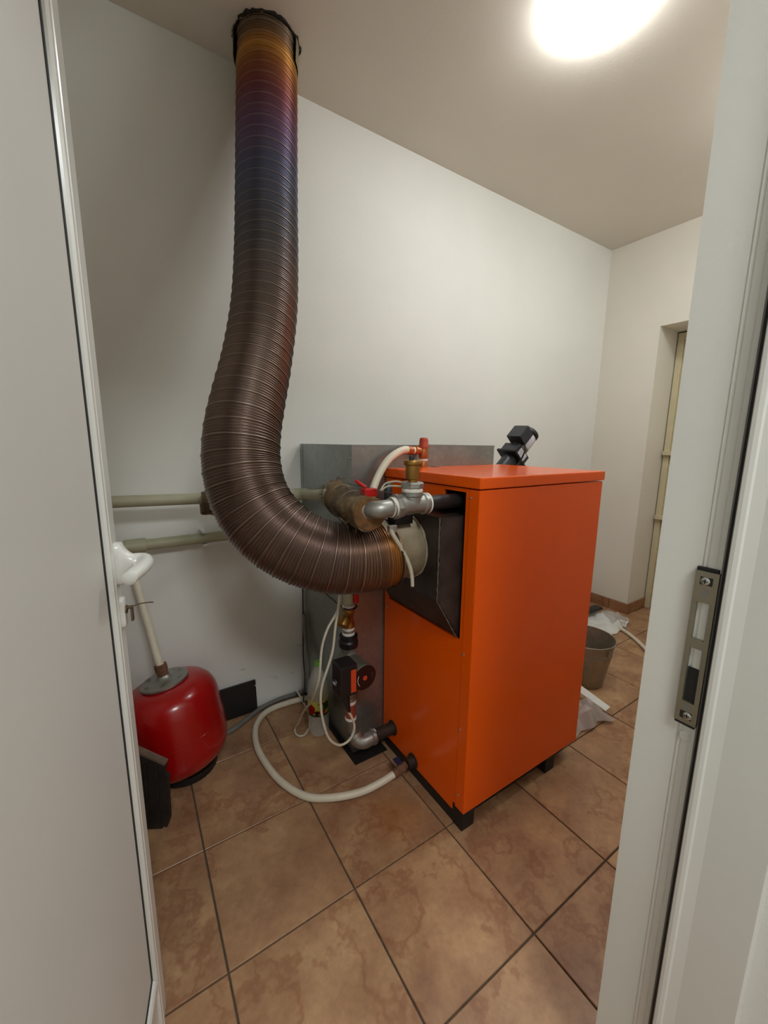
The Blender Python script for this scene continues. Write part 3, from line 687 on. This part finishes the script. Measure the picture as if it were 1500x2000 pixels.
# ------------------------------------------------------------------ safety valve on the lid
SX, SY = .948, 1.196; SZ = BZ1+.035
sv = thing('safety_valve', 'brass safety valve with red cap standing on the boiler lid', 'valve', (SX, SY, SZ))
obj('valve_body', lathe([(0, 0), (.0165, 0), (.0165, .022), (.015, .024), (.013, .026), (.0135, .034), (.017, .036), (.018, .040), (.018, .062), (.0165, .066), (.0165, .072), (0, .072)], (SX, SY, SZ), (0, 0, 1), 26), 'copper_brass', sv, True)
obj('sealing_tape', lathe([(.010, .024), (.0165, .0245), (.016, .031), (.010, .032)], (SX, SY, SZ), (0, 0, 1), 24), 'teflon', sv, True)
obj('red_cap', lathe([(0, .072), (.0195, .072), (.0195, .080), (.0175, .083), (.0165, .100), (.0145, .108), (.012, .110), (0, .110)], (SX, SY, SZ), (0, 0, 1), 26), 'orange_cap', sv, True)
ob_ = obj('outlet', lathe([(0, 0), (.0135, 0), (.0135, .022), (.016, .023), (.016, .031), (.011, .033), (.011, .042), (.015, .043), (.015, .064), (.013, .066), (0, .066)], (SX-.010, SY, SZ+.068-.006), (-1, 0, .04), 24), 'copper_brass', sv, True)
obj('sealing_tape', lathe([(.009, .033), (.0128, .0335), (.0128, .041), (.009, .042)], (SX-.010, SY, SZ+.062), (-1, 0, .04), 20), 'teflon', ob_, True)
tag(obj('relief_hose', hose([(.885, 1.196, 1.192), (.860, 1.195, 1.195), (.822, 1.193, 1.182), (.785, 1.190, 1.158), (.750, 1.185, 1.118), (.718, 1.175, 1.07), (.698, 1.165, 1.02), (.690, 1.160, .95), (.688, 1.158, .86)], .0135, 16), 'white_hose', None, True), 'white plastic hose curving down from the safety valve', 'hose')

# ------------------------------------------------------------------ return line with pump
VX, VY = .617, 1.185
rl_ = thing('return_pipe', 'vertical return pipe with brass strainer and galvanised elbow beside the hopper', 'pipe', (VX, VY, .1))
obj('stub_nipple', rod((.722, 1.157, .112), (.712, 1.157, .111), .024, None, 24), 'teflon', rl_, True)
ep = [(.714, 1.157, .111), (.690, 1.157, .108), (.668, 1.160, .106), (.652, 1.167, .112), (.644, 1.175, .124), (.640, 1.183, .138)]
pp, _ = resample(spline(ep, 10), .003)
obj('elbow', sweep(pp, lambda t, a, s: .025+.0045*(1 if t < .13 or t > .87 else 0)+.002*math.sin(math.pi*t), 30), 'galvanised_fitting', rl_, True)
obj('lower_nipple', hose([(.640, 1.183, .138), (.635, 1.190, .155), (.632, 1.192, .175), (.631, 1.192, .20)], .019, 20, .006), 'cast_pump', rl_, True)
obj('sealing_tape', rod((.631, 1.192, .196), (.631, 1.192, .206), .0215, None, 24), 'teflon', rl_, True)
obj('red_pipe', rod((.631, 1.192, .206), (.629, 1.191, .265), .0195, None, 24), 'red_pipe', rl_, True)
obj('sealing_tape', rod((.629, 1.191, .265), (.628, 1.190, .278), .022, None, 24), 'teflon', rl_, True)
obj('lower_nut', lathe([(.018, 0), (.0215, 0), (.022, .010), (.018, .011)], (.628, 1.190, .278), (0, 0, 1), 20), 'galvanised_fitting', rl_)
obj('sealing_tape', rod((.628, 1.190, .288), (.627, 1.190, .298), .022, None, 24), 'teflon', rl_, True)
un = lathe([(.02, 0), (.034, 0), (.035, .003), (.035, .020), (.032, .023), (.030, .028), (.033, .030), (.033, .042), (.026, .045), (.02, .045)], (VX+.003, VY, .498), (0, 0, 1), 30)
obj('union_nut', un, 'pump_black', rl_, True)
obj('sealing_tape', rod((VX+.003, VY, .543), (VX+.003, VY, .552), .0225, None, 24), 'teflon', rl_, True)
obj('nipple', rod((VX+.003, VY, .552), (VX+.003, VY, .562), .0215, None, 24), 'galvanised_fitting', rl_, True)
obj('sealing_tape', rod((VX+.003, VY, .562), (VX+.003, VY, .572), .0225, None, 24), 'teflon', rl_, True)
ys = lathe([(.015, 0), (.0225, 0), (.023, .004), (.022, .014), (.018, .020), (.017, .045), (.018, .052), (.0225, .056), (.0225, .074), (.015, .075)], (VX+.003, VY, .572), (0, 0, 1), 26)
obj('strainer_body', ys, 'brass', rl_, True)
obj('strainer_branch', lathe([(0, .062), (.012, .062), (.0215, .060), (.0225, .055), (.0225, .032), (.018, .028), (.016, 0)], (VX+.003, VY, .632), (-.62, -.42, -.66), 26), 'brass', rl_, True)
obj('sealing_tape', rod((VX+.003, VY, .647), (VX+.003, VY, .656), .0225, None, 24), 'teflon', rl_, True)
obj('upper_pipe', rod((VX+.003, VY, .656), (VX+.003, VY, .98), .0195, None, 24), 'ppr_pipe', rl_, True)
obj('red_tap', box((VX+.012, VY-.03, .665), (VX+.030, VY+.01, .72), .003), 'red_plastic', rl_)
pu = thing('circulation_pump', 'grey circulation pump with black terminal box beside the hopper', 'pump', (VX, VY, .30))
pb = lathe([(.018, .0), (.03, .0), (.03, .02), (.026, .03), (.040, .05), (.050, .075), (.052, .100), (.050, .125), (.040, .150), (.027, .168), (.026, .180), (.031, .184), (.031, .198), (.018, .198)], (VX+.006, VY, .300), (0, 0, 1), 30)
obj('volute', pb, 'cast_pump', pu, True)
MZ = .440
ml = lathe([(.04, -.03), (.048, 0), (.048, .012), (.042, .016), (.041, .078), (.046, .082), (.047, .098), (.0445, .102)], (VX-.004, VY-.02, MZ), (.04, -1, -.02), 36)
mo = obj('motor', ml, 'cast_pump', pu, True)
dax = Vector((.04, -1, -.02)).normalized(); fc = Vector((VX-.004, VY-.02, MZ))+dax*.100
obj('face_plate', lathe([(0, .0035), (.030, .0035), (.0435, .003), (.0445, 0)], fc, dax, 36), 'pump_face', mo, True)
obj('centre_screw', lathe([(0, .006), (.008, .0055), (.009, .002)], fc, dax, 16), 'pump_orange', mo, True)
e1 = Vector((1, .1, 0)).normalized(); e2 = dax.cross(e1)
for a0, a1 in ((2.6, 3.9), (-.3, .35)):
    ar = [fc+dax*.0042+(e1*math.cos(a)+e2*math.sin(a))*.030 for a in [a0+(a1-a0)*i/12 for i in range(13)]]
    obj('print_mark', sweep(ar, lambda t, a, s: .0012, 5), 'label_white', mo)
for k in range(8):
    a = k*math.pi/4+.3; rd = e1*math.cos(a)+e2*math.sin(a); p = Vector((VX-.004, VY-.02, MZ))+rd*.042
    obj('cooling_rib', rod(p+dax*.016, p+dax*.080, .003, None, 8), 'cast_pump', mo)
tb = obj('terminal_box', box((VX-.100, VY-.140, .402), (VX-.038, VY-.075, .512), .006), 'pump_black', pu)
obj('orange_label', box((VX-.062, VY-.1412, .414), (VX-.043, VY-.1395, .494), .0004), 'pump_orange', tb)
obj('speed_knob', lathe([(0, .006), (.010, .006), (.012, 0)], (VX-.0995, VY-.105, .445), (-1, 0, 0), 18), 'charcoal_plastic', tb, True)
obj('knob_mark', box((VX-.1075, VY-.113, .442), (VX-.1055, VY-.099, .448), .0003), 'label_white', tb)
obj('box_gland', lathe([(.016, 0), (.014, .035), (.009, .060), (.006, .085), (0, .086)], (VX-.070, VY-.105, .404), (.22, 0, -1), 18), 'pump_black', tb, True)
pc = tag(obj('pump_cable', hose([(.562, 1.08, .322), (.574, 1.08, .300), (.586, 1.08, .255), (.570, 1.08, .215), (.530, 1.08, .208), (.490, 1.08, .252), (.469, 1.08, .330), (.463, 1.08, .406), (.471, 1.08, .458), (.489, 1.08, .505), (.508, 1.08, .562), (.520, 1.085, .630), (.533, 1.09, .690), (.545, 1.10, .75)], .0042, 10), 'white_cable', None, True), 'white cable looping low from the pump terminal box', 'cable')
c2 = tag(obj('sensor_cable', hose([(.552, 1.105, .74), (.541, 1.098, .700), (.522, 1.092, .670), (.496, 1.09, .635), (.475, 1.09, .575), (.465, 1.09, .481), (.462, 1.12, .410), (.478, 1.20, .315), (.488, 1.27, .250), (.504, 1.36, .160), (.514, 1.44, .06), (.512, 1.475, .012), (.508, 1.445, .006), (.530, 1.425, .006), (.565, 1.452, .006), (.596, 1.505, .006), (.606, 1.57, .008), (.600, 1.63, .034), (.595, 1.680, .05)], .0040, 8), 'white_cable', None, True), 'thin white cable hanging from the strainer and curling onto the floor', 'cable')
c3 = tag(obj('black_tie', hose([(.655, 1.702, .625), (.63, 1.50, .628), (.61, 1.30, .638), (.600, 1.17, .648), (.615, 1.150, .650), (.640, 1.16, .650), (.648, 1.185, .65)], .0028, 6), 'pump_black', None, True), 'thin black tie wire stretched from the strainer to the wall', 'wire')
tag(obj('black_lead', hose([(.648, 1.700, .80), (.650, 1.700, .55), (.645, 1.695, .36), (.632, 1.67, .22), (.622, 1.63, .12), (.60, 1.60, .03)], .003, 6), 'pump_black', None, True), 'thin black lead hanging along the hopper corner', 'cable')
tag(obj('grey_conduit', hose([(.646, 1.685, .42), (.640, 1.66, .32), (.626, 1.60, .22), (.612, 1.56, .13), (.600, 1.53, .03)], .008, 10), 'grey_hose', None, True), 'grey hose running down beside the hopper corner', 'hose')

# ------------------------------------------------------------------ drain hose on the floor
dh = thing('drain_hose', 'white drain hose looping over the tiles to the boiler drain', 'hose', (.5, 1.2, 0))
obj('hose_run', hose([(.640, 1.640, .0135), (.590, 1.650, .0135), (.544, 1.655, .0135), (.480, 1.655, .0135), (.425, 1.635, .0135), (.375, 1.575, .0135), (.350, 1.48, .0135), (.350, 1.38, .0135), (.372, 1.25, .0135), (.425, 1.14, .0135), (.500, 1.085, .014), (.590, 1.045, .022), (.660, 1.027, .038), (.715, 1.020, .052)], .0125, 16), 'white_hose', dh, True)
obj('hose_fitting', lathe([(.013, 0), (.0155, .001), (.0155, .028), (.017, .030), (.017, .044), (.015, .046), (.013, .056), (0, .056)], (.712, 1.0205, .051), (.98, 0, .25), 14), 'rust', dh, True)
obj('blue_tap', box((.728, 1.020, .078), (.750, 1.052, .084), .002), 'tap_blue', dh)
tag(obj('floor_hose', hose([(.660, 1.700, .013), (.600, 1.702, .012), (.511, 1.703, .012), (.430, 1.685, .012), (.345, 1.640, .012), (.285, 1.610, .012), (.22, 1.60, .012)], .0105, 12), 'grey_hose', None, True), 'grey hose lying on the floor along the wall', 'hose')

# ------------------------------------------------------------------ expansion vessel
EVX, EVY = .102, 1.516
ev = thing('expansion_vessel', 'red expansion vessel with steel flange standing tilted by the wall', 'tank', (EVX, EVY, 0))
tilt = Matrix.Translation((EVX, EVY, .026)) @ Matrix.Rotation(math.radians(-10), 4, Vector((.545, .838, 0)))
def tl(prof, seg=48, at=(0, 0, 0), axis=(0, 0, 1)):
    b = lathe(prof, at, axis, seg); bmesh.ops.transform(b, matrix=tilt, verts=b.verts); return b
vb = obj('vessel_body', tl([(0, 0), (.06, .001), (.105, .008), (.138, .024), (.155, .048), (.162, .075), (.164, .10), (.164, .235), (.161, .262), (.151, .288), (.133, .309), (.109, .322), (.082, .328), (0, .332)], 64), 'vessel_red', ev, True)
obj('weld_seam', tl([(.1635, .149), (.1646, .150), (.1646, .152), (.1635, .153)], 64), 'vessel_red', vb, True)
fl_ = obj('flange', tl([(0, .330), (.078, .330), (.080, .332), (.080, .339), (.077, .341), (.045, .342), (.032, .346), (.024, .352), (.020, .358), (0, .358)], 48), 'galvanised_fitting', ev, True)
for i in range(6):
    a = i*math.pi/3+.4; obj('bolt', tl([(0, .0045), (.0055, .0045), (.006, 0)], 6, (.062*math.cos(a), .062*math.sin(a), .341)), 'strike_steel', fl_)
obj('threaded_neck', tl([(0, .352), (.018, .352), (.018, .372), (.0205, .374), (.0205, .398), (.015, .400), (0, .400)], 18), 'rust', ev, True)
obj('vessel_foot', lathe([(0, 0), (.10, 0), (.105, .004), (.105, .030), (.08, .031)], (EVX, EVY, 0), (0, 0, 1), 40), 'black_paint', ev, True)
tp = tilt @ Vector((0, 0, .395))
tag(obj('vessel_pipe', hose([tp, tp+Vector((-.008, .012, .04)), tp.lerp(Vector((-.002, 1.655, .69)), .5), (-.002, 1.655, .69), (-.012, 1.672, .76), (-.014, 1.679, .83)], .0135, 16), 'white_hose', None, True), 'white riser pipe from the red vessel to the lower wall pipe', 'pipe')

# black board leaning on the wall, cast grate behind the door
bb = box((.235, 1.690, .004), (.415, 1.698, .150), .003)
bmesh.ops.rotate(bb, verts=bb.verts, cent=(.3, 1.69, .0), matrix=Matrix.Rotation(math.radians(-6), 3, 'X'))
bbo = thing('metal_sheet', 'small black sheet panel leaning on the wall behind the red vessel', 'panel', (.32, 1.69, 0))
obj('panel_sheet', bb, 'black_board', bbo)
obj('rivet', screw_bm((.405, 1.676, .140), (0, -1, 0), .004, .002), 'screw_steel', bbo)
cg = thing('cast_grate', 'dark ribbed cast-iron grate propped upright in front of the red vessel', 'grate', (-.02, 1.31, 0))
gm = Matrix.Translation((.020, 1.268, .004)) @ Matrix.Rotation(math.radians(-30), 4, 'Z') @ Matrix.Rotation(math.radians(-4), 4, 'X')
gp = [(-.16, 0), (-.022, 0), (-.018, .008), (-.008, .004), (0, .030), (0, .165), (.004, .168), (.004, .176), (-.004, .178), (-.010, .190), (-.006, .208), (-.004, .216), (-.16, .300)]
b = prism(gp, 'y', 0, .016); bmesh.ops.transform(b, matrix=gm, verts=b.verts); obj('grate_plate', b, 'cast_iron', cg)
b = prism([(-.16, .300), (-.004, .216), (-.002, .223), (-.16, .309)], 'y', -.004, .018); bmesh.ops.transform(b, matrix=gm, verts=b.verts); obj('top_edge', b, 'cast_edge', cg)
for x in (-.030, -.062, -.094, -.126): obj('rib', box((x-.003, -.007, .012), (x+.003, .001, .225), .001, None, gm), 'cast_iron', cg)

# ------------------------------------------------------------------ clear bottle next to the pump
QX, QY = .600, 1.425
bo_ = thing('plastic_bottle', 'clear plastic drink bottle with colourful label beside the pump', 'bottle', (QX, QY, 0))
obj('bottle_body', lathe([(0, .010), (.022, .006), (.034, .001), (.041, .004), (.044, .016), (.044, .095), (.0425, .100), (.0425, .165), (.044, .170), (.044, .190), (.040, .225), (.028, .268), (.016, .292), (.0135, .300), (.0135, .312)], (QX, QY, 0), (0, 0, 1), 36), 'pet_plastic', bo_, True)
obj('bottle_cap', lathe([(.0, .326), (.013, .326), (.0148, .323), (.0148, .309), (.016, .306), (.012, .305)], (QX, QY, 0), (0, 0, 1), 22), 'cap_green', bo_, True)
lbl = obj('bottle_label', lathe([(.0428, .101), (.0436, .102), (.0436, .164), (.0428, .165)], (QX, QY, 0), (0, 0, 1), 40), 'label_green', bo_, True)
def patch(a0, a1, z0, z1, mat, r=.0440):
    b = bmesh.new(); n = 8; A = []; B = []
    for i in range(n+1):
        a = a0+(a1-a0)*i/n; k = .5+.5*abs(math.sin(math.pi*(i/n))); zc = (z0+z1)/2; h = (z1-z0)/2*k
        A.append(b.verts.new((QX+r*math.cos(a), QY+r*math.sin(a), zc-h))); B.append(b.verts.new((QX+r*math.cos(a), QY+r*math.sin(a), zc+h)))
    for i in range(n): b.faces.new((A[i], A[i+1], B[i+1], B[i]))
    bmesh.ops.solidify(b, geom=b.faces[:], thickness=.0003); obj('label_print', b, mat, lbl)
patch(-3.1, -2.3, .104, .150, 'red_plastic'); patch(-1.9, -1.3, .104, .128, 'red_plastic'); patch(-1.5, -.8, .120, .160, 'label_leaf'); patch(-2.0, -1.0, .150, .158, 'label_red'); patch(-2.3, -1.9, .102, .125, 'dark_slot')
obj('label_band', lathe([(.0430, .096), (.0440, .097), (.0440, .104), (.0430, .105)], (QX, QY, 0), (0, 0, 1), 40), 'pump_black', lbl, True)

# ------------------------------------------------------------------ things on the floor behind the boiler
KX, KY = 1.935, 1.050
bk = thing('zinc_bucket', 'dented galvanised bucket standing behind the boiler', 'bucket', (KX, KY, 0))
kb = lathe([(0, .006), (.088, .005), (.098, .0), (.101, .004), (.1265, .165), (.1285, .168), (.1285, .173), (.127, .176), (.139, .238), (.136, .238), (.124, .175), (.098, .010), (0, .009)], (KX, KY, 0), (0, 0, 1), 48)
for v in kb.verts:
    d = noise.noise(v.co*9)*.003; v.co.x += d; v.co.y += d*.6
obj('bucket_body', kb, 'bucket_zinc', bk, True)
obj('rolled_rim', sweep([Vector((KX+.1395*math.cos(a), KY+.1395*math.sin(a), .239)) for a in [2*math.pi*i/48 for i in range(49)]], .0028, 8), 'bucket_zinc', bk, True)
obj('hoop', sweep([Vector((KX+.1290*math.cos(a), KY+.1290*math.sin(a), .171)) for a in [2*math.pi*i/48 for i in range(49)]], .0024, 6), 'bucket_zinc', bk, True)
obj('ash', lathe([(0, .112), (.06, .110), (.1135, .105)], (KX, KY, 0), (0, 0, 1), 32), 'ash', bk, True)
obj('bail_ear', box((KX-.03, KY-.140, .19), (KX+.0, KY-.128, .225), .003), 'bucket_zinc', bk)

def crumple(x0, x1, y0, y1, nx_, ny_, h, seed, rot=0, edge=.01, cut=None):
    b = bmesh.new(); g_ = []; cx, cy = (x0+x1)/2, (y0+y1)/2
    for i in range(nx_+1):
        row = []
        for j in range(ny_+1):
            u_, v_ = i/nx_, j/ny_; x = x0+(x1-x0)*u_; y = y0+(y1-y0)*v_
            p = Vector((x*7+seed, y*7, seed)); z = abs(noise.noise(p))*h+abs(noise.noise(p*2.7))*h*.5
            ed = min(u_, 1-u_, v_, 1-v_); z = z*min(1, ed*5+.25)+.003
            x += noise.noise(Vector((y*14, seed, 1)))*edge; y += noise.noise(Vector((x*14, seed, 4)))*edge
            dx, dy = x-cx, y-cy
            row.append(b.verts.new((cx+dx*math.cos(rot)-dy*math.sin(rot), cy+dx*math.sin(rot)+dy*math.cos(rot), z)))
        g_.append(row)
    for i in range(nx_):
        for j in range(ny_): b.faces.new((g_[i][j], g_[i+1][j], g_[i+1][j+1], g_[i][j+1]))
    bmesh.ops.recalc_face_normals(b, faces=b.faces); bmesh.ops.solidify(b, geom=b.faces[:], thickness=.0012); 
    mz = min(v.co.z for v in b.verts)
    for v in b.verts: v.co.z += .0008-mz
    return b
tag(obj('white_sack', crumple(2.42, 2.84, 1.22, 1.58, 26, 22, .06, 3.1, .15, .03), 'milky_film', None, True), 'white plastic sack lying flat behind the bucket', 'bag')
tag(obj('clear_bag', crumple(2.70, 2.90, 1.25, 1.42, 20, 18, .09, 8.3, .3, .03), 'clear_film', None, True), 'crumpled clear bag at the end of the white sack', 'bag')
sc = box((2.60, 1.42, .048), (2.80, 1.48, .066), .008)
for v in sc.verts: v.co += Vector([noise.noise(v.co*30+Vector((k, 0, 0)))*.012 for k in range(3)])
tag(obj('black_glove', sc, 'black_board', None, True), 'small black rag lying on the white sack', 'rag')
tag(obj('hose_offcut', hose([(2.700, 1.255, .012), (2.665, 1.185, .012), (2.610, 1.100, .012), (2.535, 1.010, .012), (2.44, .92, .012)], .011, 12), 'white_hose', None, True), 'white hose offcut lying on the tiles near the end wall', 'hose')
tag(obj('clear_wrapping', crumple(1.50, 1.76, .80, .96, 26, 18, .11, 5.7, -.15, .03), 'clear_film', None, True), 'crumpled clear plastic wrapping at the boiler corner', 'plastic wrap')
fs = prism([(1.722, .965), (1.777, .975), (1.768, .812), (1.722, .808)], 'z', .05, .054)
bmesh.ops.rotate(fs, verts=fs.verts, cent=(1.75, .9, .056), matrix=Matrix.Rotation(math.radians(9), 3, Vector((1, 0.3, 0))))
tag(obj('white_strip', fs, 'paper_white'), 'flat white card strip lying on the clear wrapping', 'card')
